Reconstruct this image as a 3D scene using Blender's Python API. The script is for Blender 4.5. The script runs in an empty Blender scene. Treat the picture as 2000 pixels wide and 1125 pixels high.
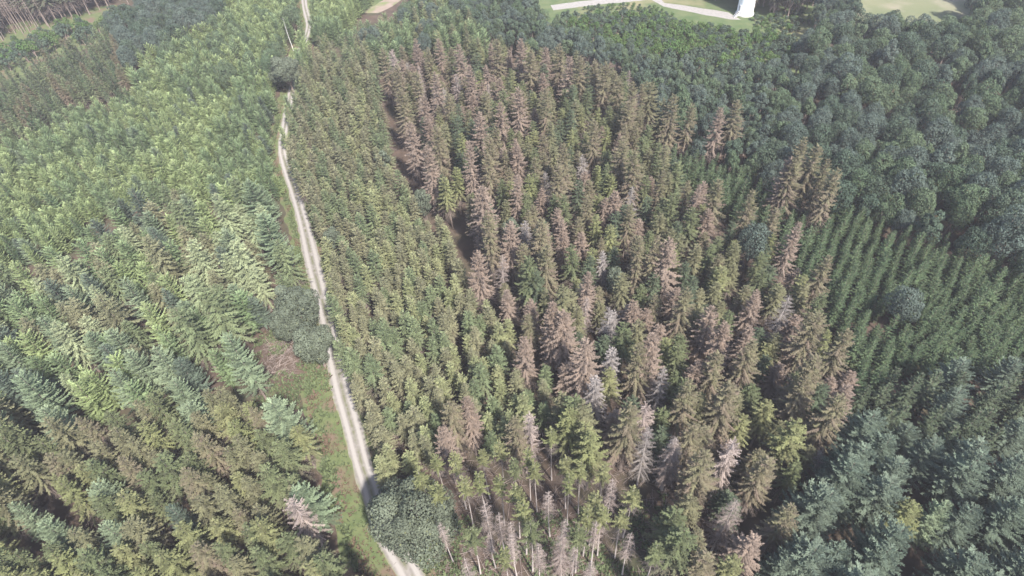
import bpy, math, random
from mathutils import Vector, Matrix, noise

# ------------------------------------------------------------------ camera
FPX, CAM_H = 1190.0, 85.0                       # focal length in px of the 2000 px wide photo, height above the ground
U = Vector((-80, 1128, FPX)).normalized()       # world up seen from the camera (from the vanishing point of the stems)
Fv = Vector((0, 0, -1)); Fv = (Fv - Fv.dot(U) * U).normalized()
Rv = Fv.cross(U)
ROT = Matrix((Rv, Fv, U))
sc = bpy.context.scene
col = sc.collection
cam_d = bpy.data.cameras.new('camera'); cam = bpy.data.objects.new('camera', cam_d); col.objects.link(cam)
cam.matrix_world = Matrix.Translation((0, 0, CAM_H)) @ ROT.to_4x4()
cam_d.sensor_width = 36; cam_d.lens = 36 * FPX / 2000; cam_d.clip_start = 0.5; cam_d.clip_end = 9000
sc.camera = cam

# ------------------------------------------------------------------ sky, sun, exposure
SUN_AZ, SUN_EL = math.radians(150), math.radians(50)     # behind the camera, to its right
w = bpy.data.worlds.new('World'); sc.world = w; w.use_nodes = True
nt = w.node_tree
sky = nt.nodes.new('ShaderNodeTexSky'); sky.sky_type = 'NISHITA'; sky.sun_disc = False
sky.sun_elevation = SUN_EL; sky.sun_rotation = SUN_AZ; sky.dust_density = 2.0; sky.altitude = 400
bg = nt.nodes['Background']; bg.inputs['Strength'].default_value = 0.12
nt.links.new(sky.outputs[0], bg.inputs['Color'])
sun_d = bpy.data.lights.new('sun', 'SUN'); sun = bpy.data.objects.new('sun', sun_d); col.objects.link(sun)
sun_d.energy = 4.6; sun_d.angle = math.radians(3.0); sun_d.color = (1.0, 0.955, 0.90)
sdir = Vector((math.sin(SUN_AZ) * math.cos(SUN_EL), math.cos(SUN_AZ) * math.cos(SUN_EL), math.sin(SUN_EL)))
sun.rotation_euler = sdir.to_track_quat('Z', 'Y').to_euler()
sc.view_settings.view_transform = 'Standard'; sc.view_settings.look = 'None'
sc.view_settings.exposure = 1.40; sc.view_settings.gamma = 1.0
sc.cycles.max_bounces = 5; sc.cycles.diffuse_bounces = 3; sc.cycles.glossy_bounces = 1
sc.cycles.transmission_bounces = 3; sc.cycles.volume_bounces = 0; sc.cycles.sample_clamp_indirect = 4.0

rnd = random.Random(7)

# ------------------------------------------------------------------ pixels, ground
def smooth(a, b, x):
    t = min(1, max(0, (x - a) / (b - a))); return t * t * (3 - 2 * t)
def gz(x, y):
    k = 1 - smooth(120, 150, y)
    return k * (0.9 * math.sin(x * .045 + 1) * math.cos(y * .05) + 0.5 * math.sin(x * .09 + y * .07))
def unp(px, py, h=0.0):
    """photo pixel -> point at height h above the ground"""
    d = ROT @ Vector((px - 1000, 562.5 - py, -FPX))
    z = h
    for _ in range(4):
        t = (z - CAM_H) / d.z; p = d * t; z = h + gz(p.x, p.y)
    return Vector((p.x, p.y, gz(p.x, p.y)))
RT = ROT.transposed()
def prj(p):
    c = RT @ (Vector(p) - Vector((0, 0, CAM_H)))
    if c.z > -1: return (-9999, -9999)
    return (1000 + FPX * c.x / -c.z, 562.5 - FPX * c.y / -c.z)
def inside(poly, x, y):
    r = False; j = len(poly) - 1
    for i in range(len(poly)):
        xi, yi = poly[i]; xj, yj = poly[j]
        if (yi > y) != (yj > y) and x < (xj - xi) * (y - yi) / (yj - yi) + xi: r = not r
        j = i
    return r

# ------------------------------------------------------------------ materials
def new_mat(name):
    m = bpy.data.materials.new(name); m.use_nodes = True
    t = m.node_tree; t.nodes.clear()
    return m, t, t.nodes, t.links
def mixc(N, L, fac, a, b, typ='MIX'):
    n = N.new('ShaderNodeMix'); n.data_type = 'RGBA'; n.blend_type = typ
    for i, v in ((0, fac), (6, a), (7, b)):
        if hasattr(v, 'links') or hasattr(v, 'is_linked'): L.new(v, n.inputs[i])
        elif i == 0: n.inputs[0].default_value = v
        else: n.inputs[i].default_value = (*v, 1)
    return n.outputs[2]
def noise_fac(N, L, scale, lo, hi, vec=None, detail=3.0):
    n = N.new('ShaderNodeTexNoise'); n.inputs['Scale'].default_value = scale; n.inputs['Detail'].default_value = detail
    if vec is not None: L.new(vec, n.inputs['Vector'])
    r = N.new('ShaderNodeMapRange'); r.inputs[1].default_value = lo; r.inputs[2].default_value = hi
    L.new(n.outputs[0], r.inputs[0])
    return r.outputs[0]
def foliage_mat(name, a, b, brown=(0.2, .13, .09), transl=0.25):
    """needle or leaf colour: from a to b tree by tree, a change from spray to spray, and dead needles where 'tone' says so"""
    m, t, N, L = new_mat(name)
    oi = N.new('ShaderNodeObjectInfo')
    c = mixc(N, L, oi.outputs['Random'], a, b)
    at = N.new('ShaderNodeAttribute'); at.attribute_name = 'spray'
    hs = N.new('ShaderNodeHueSaturation'); L.new(c, hs.inputs['Color'])
    v = N.new('ShaderNodeMapRange'); v.inputs[3].default_value = 0.58; v.inputs[4].default_value = 1.45
    L.new(at.outputs['Fac'], v.inputs[0]); L.new(v.outputs[0], hs.inputs['Value'])
    tn = N.new('ShaderNodeAttribute'); tn.attribute_name = 'tone'
    c2 = mixc(N, L, tn.outputs['Fac'], hs.outputs['Color'], brown)
    df = N.new('ShaderNodeBsdfPrincipled'); df.inputs['Roughness'].default_value = .75
    df.inputs['Specular IOR Level'].default_value = .18
    L.new(c2, df.inputs['Base Color'])
    tr = N.new('ShaderNodeBsdfTranslucent'); L.new(c2, tr.inputs['Color'])
    ms = N.new('ShaderNodeMixShader'); ms.inputs[0].default_value = transl
    L.new(df.outputs[0], ms.inputs[1]); L.new(tr.outputs[0], ms.inputs[2])
    o = N.new('ShaderNodeOutputMaterial'); L.new(ms.outputs[0], o.inputs['Surface'])
    return m
def plain_mat(name, a, b=None, scale=3.0, rough=.85, lo=.35, hi=.65, bump=0.0, extra=None):
    m, t, N, L = new_mat(name)
    tc = N.new('ShaderNodeTexCoord')
    p = N.new('ShaderNodeBsdfPrincipled'); p.inputs['Roughness'].default_value = rough
    p.inputs['Specular IOR Level'].default_value = .2
    if b is None: p.inputs['Base Color'].default_value = (*a, 1)
    else:
        c = mixc(N, L, noise_fac(N, L, scale, lo, hi, tc.outputs['Object'], 6), a, b)
        if extra: c = mixc(N, L, noise_fac(N, L, extra[1], extra[2], extra[3], tc.outputs['Object'], 5), c, extra[0])
        L.new(c, p.inputs['Base Color'])
    if bump:
        n = N.new('ShaderNodeTexNoise'); n.inputs['Scale'].default_value = scale * 3; L.new(tc.outputs['Object'], n.inputs['Vector'])
        bm = N.new('ShaderNodeBump'); bm.inputs['Strength'].default_value = bump; L.new(n.outputs[0], bm.inputs['Height'])
        L.new(bm.outputs[0], p.inputs['Normal'])
    o = N.new('ShaderNodeOutputMaterial'); L.new(p.outputs[0], o.inputs['Surface'])
    return m
BROWN = (.140, .112, .088)
M = {
 'spruce':   foliage_mat('spruce_green', (.082, .100, .048), (.108, .122, .058), BROWN),
 'spruce_y': foliage_mat('spruce_yellow_green', (.130, .142, .060), (.158, .160, .075), BROWN),
 'spruce_o': foliage_mat('spruce_olive', (.115, .116, .062), (.138, .132, .074), BROWN),
 'spruce_b': foliage_mat('spruce_blue_green', (.062, .082, .048), (.075, .095, .055), BROWN),
 'brown':    foliage_mat('spruce_browning', (.128, .126, .068), (.145, .134, .078), (.172, .134, .102)),
 'rust':     foliage_mat('spruce_rust', (.178, .132, .100), (.205, .158, .124), (.21, .165, .135)),
 'dead':     foliage_mat('spruce_dead', (.205, .165, .145), (.240, .198, .175), (.16, .125, .105), .1),
 'grey':     foliage_mat('spruce_grey', (.190, .168, .152), (.225, .202, .186), (.15, .125, .11), .1),
 'slender':   foliage_mat('slender_green', (.108, .135, .070), (.132, .158, .080), BROWN),
 'slender_y': foliage_mat('slender_yellow_green', (.175, .190, .092), (.200, .205, .105), BROWN),
 'slender_o': foliage_mat('slender_olive', (.150, .152, .086), (.175, .170, .098), BROWN),
 'pale':      foliage_mat('spruce_pale', (.200, .235, .130), (.230, .255, .145), BROWN),
 'planted':  foliage_mat('planted_green', (.068, .105, .054), (.088, .125, .064), (.15, .12, .06)),
 'larch':    foliage_mat('larch_pale', (.262, .325, .148), (.295, .350, .168), (.19, .18, .09), .45),  # pale larch, lightened further to stand in for brighter light on the left
 'larch_d':  foliage_mat('larch_mid', (.190, .255, .130), (.220, .280, .145), (.16, .15, .08), .45),
 'fir':      foliage_mat('fir_blue_green', (.092, .120, .086), (.112, .140, .102), (.12, .1, .07)),
 'fir_p':    foliage_mat('fir_pale', (.150, .192, .115), (.175, .212, .130), (.15, .14, .09)),
 'beech':    foliage_mat('beech_green', (.062, .090, .062), (.078, .105, .070), (.1, .1, .05), .3),
 'beech_l':  foliage_mat('beech_light', (.082, .118, .066), (.100, .132, .076), (.12, .11, .05), .3),
 'beech_g':  foliage_mat('beech_grey', (.078, .104, .084), (.094, .118, .096), (.1, .1, .07), .3),
 'oak':      foliage_mat('oak_grey_green', (.105, .122, .086), (.116, .132, .092), (.15, .16, .08), .3),
 'bush':     foliage_mat('bush_green', (.070, .125, .040), (.100, .150, .050), (.14, .1, .05), .3),
 'tuft':     foliage_mat('verge_tufts', (.086, .112, .052), (.104, .126, .060), (.135, .095, .065), .3),
 'bracken':  foliage_mat('bracken', (.090, .130, .045), (.200, .120, .075), (.22, .13, .08), .3),
 'bark':     plain_mat('bark_grey_brown', (.16, .125, .105), (.23, .185, .16), 4, .9),
 'bark_p':   plain_mat('bark_pale', (.33, .28, .25), (.42, .37, .34), 3, .9),
 'bark_w':   plain_mat('bark_birch', (.62, .60, .57), (.25, .23, .22), 2, .8, .55, .75),
 'floor':    plain_mat('needle_litter', (.052, .038, .030), (.092, .065, .049), .35, .95, .3, .7, .6, ((.046, .050, .026), .11, .48, .70)),
 'verge':    plain_mat('verge_grass', (.075, .098, .040), (.105, .120, .052), .8, .95, .35, .65, .6, ((.125, .088, .064), .22, .5, .64)),
 'meadow':   plain_mat('meadow_grass', (.062, .092, .036), (.100, .118, .055), .25, .95, .35, .65, .8, ((.17, .155, .085), .06, .52, .64)),
 'field':    plain_mat('stubble_field', (.15, .15, .085), (.10, .12, .06), .06, .95, .3, .7, .4, ((.20, .18, .125), .1, .5, .7)),
 'cut':      plain_mat('cleared_ground', (.26, .20, .17), (.18, .15, .11), .3, .95, .3, .7, .6, ((.14, .16, .07), .15, .5, .66)),
 'gravel':   plain_mat('pale_gravel', (.27, .25, .23), (.21, .195, .18), 1.2, .95, .3, .7, .3),
 'concrete': plain_mat('concrete', (.50, .48, .45), (.42, .40, .38), 1.5, .9),
 'white':    plain_mat('white_paint', (.82, .82, .82), (.80, .80, .80), .3, .35),
 'steel':    plain_mat('grey_steel', (.35, .36, .37), None, 1, .5),
}
def track_mat():
    m, t, N, L = new_mat('track_gravel')
    tc = N.new('ShaderNodeTexCoord')
    at = N.new('ShaderNodeAttribute'); at.attribute_name = 'across'
    ab = N.new('ShaderNodeMath'); ab.operation = 'ABSOLUTE'; L.new(at.outputs['Fac'], ab.inputs[0])
    base = mixc(N, L, noise_fac(N, L, 1.6, .3, .7, tc.outputs['Object'], 8), (.225, .205, .186), (.165, .150, .136))
    rut = N.new('ShaderNodeMapRange'); rut.interpolation_type = 'SMOOTHSTEP'   # wheel tracks at 0.5 of the half width
    d = N.new('ShaderNodeMath'); d.operation = 'SUBTRACT'; L.new(ab.outputs[0], d.inputs[0]); d.inputs[1].default_value = .5
    d2 = N.new('ShaderNodeMath'); d2.operation = 'ABSOLUTE'; L.new(d.outputs[0], d2.inputs[0])
    rut.inputs[1].default_value = .30; rut.inputs[2].default_value = .08; L.new(d2.outputs[0], rut.inputs[0])
    c = mixc(N, L, rut.outputs[0], base, (.275, .255, .235))
    mid = N.new('ShaderNodeMapRange'); mid.inputs[1].default_value = .26; mid.inputs[2].default_value = .0; L.new(ab.outputs[0], mid.inputs[0])
    gm = N.new('ShaderNodeMath'); gm.operation = 'MULTIPLY'; L.new(mid.outputs[0], gm.inputs[0])
    L.new(noise_fac(N, L, .7, .34, .54, tc.outputs['Object'], 6), gm.inputs[1])
    c = mixc(N, L, gm.outputs[0], c, (.115, .115, .070))
    ed = N.new('ShaderNodeMapRange'); ed.inputs[1].default_value = .80; ed.inputs[2].default_value = 1.0; L.new(ab.outputs[0], ed.inputs[0])
    gm = N.new('ShaderNodeMath'); gm.operation = 'MULTIPLY'; L.new(ed.outputs[0], gm.inputs[0])
    L.new(noise_fac(N, L, 1.1, .35, .6, tc.outputs['Object'], 6), gm.inputs[1])
    c = mixc(N, L, gm.outputs[0], c, (.14, .15, .07))
    p = N.new('ShaderNodeBsdfPrincipled'); p.inputs['Roughness'].default_value = .95; p.inputs['Specular IOR Level'].default_value = .15
    L.new(c, p.inputs['Base Color'])
    n = N.new('ShaderNodeTexNoise'); n.inputs['Scale'].default_value = 8; n.inputs['Detail'].default_value = 6; L.new(tc.outputs['Object'], n.inputs['Vector'])
    bm = N.new('ShaderNodeBump'); bm.inputs['Strength'].default_value = .4; L.new(n.outputs[0], bm.inputs['Height']); L.new(bm.outputs[0], p.inputs['Normal'])
    o = N.new('ShaderNodeOutputMaterial'); L.new(p.outputs[0], o.inputs['Surface'])
    return m
M['track'] = track_mat()

# ------------------------------------------------------------------ mesh helpers
class MB:
    def __init__(s): s.v = []; s.f = []; s.spray = []; s.tone = []; s.mi = []
    def kite(s, p, d, wdir, wid, spray=.5, tone=0., fold=.12, mi=0):
        """a small folded leaf-shaped face from p along d"""
        i = len(s.v); m = p + d * .45; up = Vector((0, 0, -fold * d.length))
        s.v += [p, m + wdir * wid + up, p + d, m - wdir * wid + up]
        s.f.append((i, i + 1, i + 2, i + 3)); s.spray.append(spray); s.tone.append(tone); s.mi.append(mi)
    def tube(s, pts, rad, sides=6, spray=.5, tone=0., mi=0, cap=True):
        i0 = len(s.v); n = len(pts)
        for k, p in enumerate(pts):
            t = (pts[min(k + 1, n - 1)] - pts[max(k - 1, 0)]).normalized()
            a = t.orthogonal().normalized(); b = t.cross(a)
            for q in range(sides):
                g = 2 * math.pi * q / sides
                s.v.append(p + (a * math.cos(g) + b * math.sin(g)) * rad[k])
        for k in range(n - 1):
            for q in range(sides):
                a = i0 + k * sides + q; b = i0 + k * sides + (q + 1) % sides
                s.f.append((a, b, b + sides, a + sides)); s.spray.append(spray); s.tone.append(tone); s.mi.append(mi)
        if cap:
            s.f.append(tuple(i0 + (n - 1) * sides + q for q in range(sides))); s.spray.append(spray); s.tone.append(tone); s.mi.append(mi)
    def box(s, c, h):
        i = len(s.v)
        for dx in (-1, 1):
            for dy in (-1, 1):
                for dz in (-1, 1): s.v.append(Vector(c) + Vector((dx * h[0], dy * h[1], dz * h[2])))
        for q in ((0, 1, 3, 2), (4, 6, 7, 5), (0, 4, 5, 1), (2, 3, 7, 6), (0, 2, 6, 4), (1, 5, 7, 3)):
            s.f.append(tuple(i + k for k in q)); s.spray.append(.5); s.tone.append(0.); s.mi.append(0)
    def add(s, o, mi):
        i = len(s.v); s.v += o.v; s.f += [tuple(i + k for k in f) for f in o.f]
        s.spray += o.spray; s.tone += o.tone; s.mi += [mi] * len(o.f)
    def mesh(s, name, mats, smooth_=False):
        me = bpy.data.meshes.new(name); me.from_pydata([tuple(v) for v in s.v], [], s.f)
        for nm, vals in (('spray', s.spray), ('tone', s.tone)):
            a = me.attributes.new(nm, 'FLOAT', 'FACE'); a.data.foreach_set('value', vals)
        for m in mats: me.materials.append(m)
        if len(mats) > 1: me.polygons.foreach_set('material_index', s.mi)
        if smooth_: me.polygons.foreach_set('use_smooth', [True] * len(s.f))
        me.update()
        return me
def link(name, me, parent=None, **props):
    o = bpy.data.objects.new(name, me); col.objects.link(o)
    if parent is not None: o.parent = parent
    for k, v in props.items(): o[k] = v
    return o
def hvec(a): return Vector((math.cos(a), math.sin(a), 0))

# ------------------------------------------------------------------ tree shapes
def stem(r, h, r0, bend=.25, top=.03):
    m = MB(); a = r.uniform(0, 6.28); n = 7
    pts = [hvec(a) * bend * math.sin(i / (n - 1) * 2.6) * .5 + Vector((0, 0, h * i / (n - 1) - (.3 if i == 0 else 0))) for i in range(n)]
    m.tube(pts, [max(top, r0 * (1.25 if i == 0 else (1 - i / (n - 1) * .95))) for i in range(n)], 7, mi=0)
    return m, pts
def axis_at(pts, z, h):
    k = max(0, min(len(pts) - 1.001, z / h * (len(pts) - 1))); i = int(k); f = k - i
    return pts[i].lerp(pts[i + 1], f)
def conifer(r, h, R, base, gap=.5, per=6, step=.3, twig=.42, wid=.30, droop=.35, low=-.25, high=.75, power=.8,
            tone=lambda t, r: 0., dead_to=0., pts=None, ragged=.18, upturn=.25, bare=0., hang=.25):
    """crown from height base to h: whorls of curved branches, each a spray of side twigs; branches under dead_to are returned apart"""
    live, dead = MB(), MB()
    z = base; phase = r.uniform(0, 6)
    side_gap = [(r.uniform(0, 6.28), r.uniform(.75, 1.12)) for _ in range(3)]
    while z < h - .15:
        t = (z - base) / (h - base)
        prof = (1 - t) ** power * min(1, .62 + 2.6 * t)
        n = max(3, round(per * (.55 + .45 * (1 - t))))
        isdead = z < dead_to
        m = dead if isdead else live
        for k in range(n):
            if r.random() < bare: continue
            a = phase + 6.283 * k / n + r.uniform(-.35, .35)
            f = 1.0
            for g, s in side_gap:
                f *= 1 + (s - 1) * max(0, math.cos(a - g)) ** 2
            Lb = max(.18, R * prof * f * r.uniform(1 - ragged, 1 + ragged))
            el = low + (high - low) * t ** 1.2 + r.uniform(-.1, .1)
            zz = z + r.uniform(-.5, .5) * gap
            o = axis_at(pts, zz, h) if pts else Vector((0, 0, zz))
            dirh = hvec(a); sd = Vector((-dirh.y, dirh.x, 0))
            def pos(s): return o + dirh * (Lb * s) + Vector((0, 0, Lb * (el * s - droop * s * s + upturn * s ** 3)))
            sp = r.random(); tn = 1.0 if isdead else max(0., min(1., tone(t, r)))
            ns = max(2, int(Lb / step))
            if isdead:
                q = [pos(s) for s in (0, .5, 1)]
                m.tube(q, [.035, .022, .006], 3, spray=sp, tone=tn, cap=False)
            pp = pos(.08)
            for i in range(1, ns + 1):
                s = .12 + .88 * i / ns
                p = pos(s); ax = p - pp
                if not isdead: m.kite(pp - ax * .1, ax * 1.35, sd, .10 + .06 * Lb * (1 - s), sp, tn, .05)
                tl = twig * (.55 + .45 * min(1, Lb)) * (1.15 - .55 * s) * r.uniform(.75, 1.2)
                axn = ax.normalized()
                for sg in (-1, 1):
                    if isdead and r.random() < .35: continue
                    d = (axn * r.uniform(.5, .8) + sd * sg * r.uniform(.65, .9) + Vector((0, 0, -hang * r.uniform(.3, 1.7)))).normalized() * tl
                    if isdead: m.kite(p, d * 1.15, axn, .022, r.random() * .5 + sp * .5, tn, .1)
                    else: m.kite(pp.lerp(p, r.random()), d, axn, tl * wid, min(1, max(0, sp + r.uniform(-.3, .3))), tn)
                pp = p
            if not isdead: m.kite(pos(.93), (pos(1.) - pos(.9)) * 1.4 + dirh * .12, sd, .10, min(1, sp + .2), tn, .05)
        phase += .7; z += gap * r.uniform(.75, 1.25) * (.65 + .35 * (1 - t))
    tip = axis_at(pts, h, h) if pts else Vector((0, 0, h))
    tn = max(0., min(1., tone(1, r)))
    for k in range(6):
        live.kite(tip - Vector((0, 0, .5)), hvec(k * 1.05) * .22 + Vector((0, 0, .45 + .12 * (k % 2))), hvec(k * 1.05 + 1.57), .07, .8, tn, 0)
    return live, dead
def snag_crown(r, h, R, base, pts, gap=.45, per=5, droop=.5, dens=1.0):
    """bare or nearly bare branches: thin limbs with fine hanging twigs"""
    m = MB(); z = base; ph = 0
    while z < h - .2:
        t = (z - base) / (h - base); n = max(3, round(per * (.6 + .4 * (1 - t))))
        for k in range(n):
            a = ph + 6.283 * k / n + r.uniform(-.4, .4); Lb = max(.25, R * ((1 - t) ** .5) * min(1, .7 + 2 * t) * r.uniform(.65, 1.15))
            o = axis_at(pts, z, h); dh = hvec(a); sd = Vector((-dh.y, dh.x, 0)); el = -.15 + .7 * t
            def pos(s): return o + dh * Lb * s + Vector((0, 0, Lb * (el * s - droop * s * s + .25 * s ** 3)))
            sp = r.random(); m.tube([pos(0), pos(.5), pos(1)], [.04, .026, .008], 3, spray=sp, cap=False)
            ns = max(2, int(Lb / .22 * dens))
            for i in range(ns):
                s = .15 + .85 * (i + .5) / ns; p = pos(s)
                for sg in (-1, 1):
                    d = (dh * .5 + sd * sg * .8 + Vector((0, 0, -r.uniform(.1, .8)))).normalized() * r.uniform(.22, .5) * (1.2 - .5 * s)
                    m.kite(p, d, dh, .035, min(1, sp + r.uniform(-.2, .3)), r.random() * .6, .05)
        ph += .8; z += gap * r.uniform(.7, 1.3)
    return m
def broadleaf(r, h, R, base, n_lobes=16, leaves=170, size=.42):
    """crown of leaf clumps on the shells of uneven lobes; returns crown and a trunk with limbs"""
    m = MB(); H = h - base; lobes = []
    cz = base + H * .52
    for i in range(n_lobes):
        k = (i + .5) / n_lobes; ph = i * 2.39996; zz = 1 - 1.55 * k
        rr = math.sqrt(max(0, 1 - zz * zz)); f = r.uniform(.46, .86)
        c = Vector((math.cos(ph) * rr * R * f, math.sin(ph) * rr * R * f, cz + zz * H * .5 * f))
        lobes.append((c, R * r.uniform(.28, .52) * (.86 if n_lobes >= 20 else 1)))
    for c, lr in lobes:
        lv = r.random()
        for _ in range(leaves):
            n = Vector((r.gauss(0, 1), r.gauss(0, 1), r.gauss(.35, 1)))
            if n.length < .1: continue
            n.normalize(); p = c + n * lr * r.uniform(.78, 1.06) * Vector((1, 1, 1)).length / 1.732
            if any((p - c2).length < l2 * .72 for c2, l2 in lobes if c2 is not c): continue
            nn = (n + Vector((r.gauss(0, .55), r.gauss(0, .55), r.gauss(0, .55)))).normalized()      # leaf clumps lie roughly along the shell
            d = Vector((r.gauss(0, 1), r.gauss(0, 1), r.gauss(-.3, 1))); d -= d.dot(nn) * nn
            if d.length < .05: continue
            d = d.normalized() * size * r.uniform(.7, 1.4); wv = d.cross(nn)
            if wv.length < 1e-3: continue
            m.kite(p - d * .4, d, wv.normalized(), d.length * .42, min(1, max(0, lv * .5 + r.uniform(0, .5))), 1. if r.random() < .015 else 0., .1)
    tr, pts = stem(r, base + H * .6, .10 + R * .045, .5, .06)
    for c, lr in lobes[::2]:
        s = axis_at(pts, base * .9, base + H * .6)
        tr.tube([s, s.lerp(c, .5) + Vector((0, 0, .3)), c], [.12, .08, .03], 5)
    return m, tr

# ------------------------------------------------------------------ kinds of tree: {kind: [(parts {name: mesh}, joined source, h, look)]}
KIND = {}
def register(kind, parts, h, look):
    """parts: [(name, MB, material)]"""
    meshes = [(n, mb.mesh(n, [mt])) for n, mb, mt in parts if mb.f]
    j = MB(); mats = []
    for n, mb, mt in parts:
        if mb.f: j.add(mb, len(mats)); mats.append(mt)
    src = bpy.data.objects.new(kind + '_source', j.mesh(kind + '_joined', mats))     # only referenced by the far stands, never linked
    KIND.setdefault(kind, []).append((meshes, src, h, look))
def again(kind, parts, h, look): register(kind, parts, h, look)

def build_kinds():
    g = random.Random
    def tone_low(t0, amt, top=0.):
        return lambda t, r: (amt * max(0, 1 - t / t0) + top * r.random()) * r.uniform(.4, 1.5)
    # slender spruces of the dense strip beside the track
    for i in range(5):
        for mk, look in (('slender', 'green'), ('slender_o', 'olive'), ('slender_y', 'yellow-green')):
            if i >= 3 and mk != 'slender_o': continue
            r = g(100 + i * 7 + len(mk)); h = 12 + i * .5
            st, p = stem(r, h, .15); lv, dd = conifer(r, h, 2.45 + .14 * (i % 3), 2.5, .52, 6, .29, .54, .33, .34, -.2, .6, .46, tone_low(.5, .5, .18 if mk == 'slender_o' else .08), 4.2, p)
            register('slender_spruce_tree', [('trunk', st, M['bark']), ('crown', lv, M[mk]), ('dead_branches', dd, M['bark'])], h, look)
    # spruces of the old stand
    for i in range(4):
        for mk, look in (('spruce', 'green'), ('spruce_b', 'dark green'), ('spruce_y', 'yellow-green'), ('spruce_o', 'olive')):
            if i == 3 and mk == 'spruce_b': continue
            r = g(200 + i * 11 + len(mk)); h = 14.5 + i * .6
            st, p = stem(r, h, .2); lv, dd = conifer(r, h, 3.0 + .25 * (i % 3), 4.0, .56, 6, .30, .60, .31, .42, -.25, .6, .48, tone_low(.45, .8, .12), 6.2, p)
            register('spruce_tree', [('trunk', st, M['bark']), ('crown', lv, M[mk]), ('dead_branches', dd, M['bark'])], h, look)
            if mk != 'spruce_b': KIND.setdefault('bushy_spruce_tree', []).append(KIND['spruce_tree'][-1])
    for i in range(5):
        for mk, look in (('brown', 'half brown'), ('rust', 'rust brown')):
            r = g(300 + i * 5 + len(mk)); h = 16.5 + i * .6
            st, p = stem(r, h, .24); lv, dd = conifer(r, h, 3.2 + .3 * (i % 3), 3.5, .50, 7, .25, .62, .26, .38, -.25, .6, .50, tone_low(.75, .7, .62), 6.0, p, hang=.38, ragged=.28, bare=.05)
            register('browning_spruce_tree', [('trunk', st, M['bark']), ('crown', lv, M[mk]), ('dead_branches', dd, M['bark'])], h, look)
    for i in range(4):
        for mk, look in (('dead', 'pinkish dead'), ('grey', 'grey dead')):
            r = g(400 + i * 5 + len(mk)); h = 15 + i * .7
            st, p = stem(r, h, .2)
            if i % 2: cr = snag_crown(r, h, 2.6 + .2 * i, 4.0, p, .55, 6, .5, 1.3)
            else: cr, _ = conifer(r, h, 2.9 + .2 * i, 4.0, .55, 6, .22, .60, .11, .42, -.25, .6, .5, lambda t, r: r.random() * .7 * (1.2 - t), 0, p, hang=.45, ragged=.3, bare=.06)
            register('dead_spruce_tree', [('trunk', st, M['bark_p']), ('crown', cr, M[mk])], h, look)
    # thinned spruces with bare stems
    for i in range(5):
        for mk, look in (('spruce_y', 'yellow-green'), ('spruce', 'green')):
            r = g(500 + i * 5 + len(mk)); h = 16 + (i % 3) * .8
            st, p = stem(r, h, .15, .5); lv, dd = conifer(r, h, 1.9 + .15 * (i % 2), h * .60, .48, 6, .26, .50, .32, .25, -.2, .6, .42, tone_low(.3, .4, .1), h * .74, p, bare=.08, ragged=.3)
            register('thinned_spruce_tree', [('trunk', st, M['bark_p']), ('crown', lv, M[mk]), ('dead_branches', dd, M['grey'])], h, look)
    for i in range(3):
        r = g(560 + i); h = 15.5 + i * .6
        st, p = stem(r, h, .15, .5); cr = snag_crown(r, h, 1.6, h * .5, p, .5, 5, .35, .9)
        register('bare_spruce_tree', [('trunk', st, M['bark_p']), ('crown', cr, M['dead'])], h, 'pinkish bare')
    for i in range(4):                                        # young rows
        for mk, look in (('planted', 'green'), ('spruce_b', 'dark green')):
            r = g(600 + i * 3 + len(mk)); h = 8.5 + i * .5
            st, p = stem(r, h, .1); lv, dd = conifer(r, h, 1.75, 1.0, .46, 6, .28, .44, .34, .22, -.1, .7, .58, tone_low(.3, .2, .12), 0, p)
            register('planted_spruce_tree', [('trunk', st, M['bark']), ('crown', lv, M[mk])], h, look)
    for i in range(4):                                        # larches
        for mk, look in (('larch', 'pale green'), ('larch_d', 'mid green')):
            r = g(700 + i * 3 + len(mk)); h = 8.5 + i * .6
            st, p = stem(r, h, .1, .5); lv, dd = conifer(r, h, 2.35, .8, .40, 6, .26, .46, .28, .18, .05, .7, .42, tone_low(.2, .1, .12), 0, p, ragged=.3, hang=.1)
            register('larch_tree', [('trunk', st, M['bark']), ('crown', lv, M[mk])], h, look)
    for i in range(4):                                        # firs, broad
        for mk, look in (('fir', 'blue-green'), ('fir_p', 'pale green')):
            r = g(800 + i * 3 + len(mk)); h = 15 + i * .7
            st, p = stem(r, h, .22); lv, dd = conifer(r, h, 3.8 + .3 * (i % 2), 2.5, .58, 7, .30, .66, .29, .10, -.05, .7, .50, tone_low(.2, .1, .05), 3.5, p, hang=.12, upturn=.2, ragged=.22)
            register('fir_tree', [('trunk', st, M['bark']), ('crown', lv, M[mk]), ('dead_branches', dd, M['bark'])], h, look)
    for i in range(4):                                        # big old spruces left of the track
        for mk, look in (('pale', 'pale yellow-green'), ('slender', 'green'), ('slender_o', 'olive')):
            r = g(900 + i * 3 + len(mk)); h = 15.5 + i * .6
            st, p = stem(r, h, .25); lv, dd = conifer(r, h, 3.8 + .3 * (i % 2), 2.5, .60, 7, .29, .64, .28, .45, -.2, .6, .48, tone_low(.3, .5, .1), 4.5, p, hang=.45)
            register('old_spruce_tree', [('trunk', st, M['bark']), ('crown', lv, M[mk]), ('dead_branches', dd, M['bark'])], h, look)
    for i in range(4):
        for mk, look in (('beech', 'dark green'), ('beech_l', 'light green'), ('beech_g', 'grey-green')):
            r = g(1000 + i * 3 + len(mk)); h = 11.5 + i * .7
            m, tr = broadleaf(r, h, 3.3 + .35 * (i % 3), 4.0, 19, 400, .29)
            register('broadleaf_tree', [('trunk', tr, M['bark']), ('crown', m, M[mk])], h, look)
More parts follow.
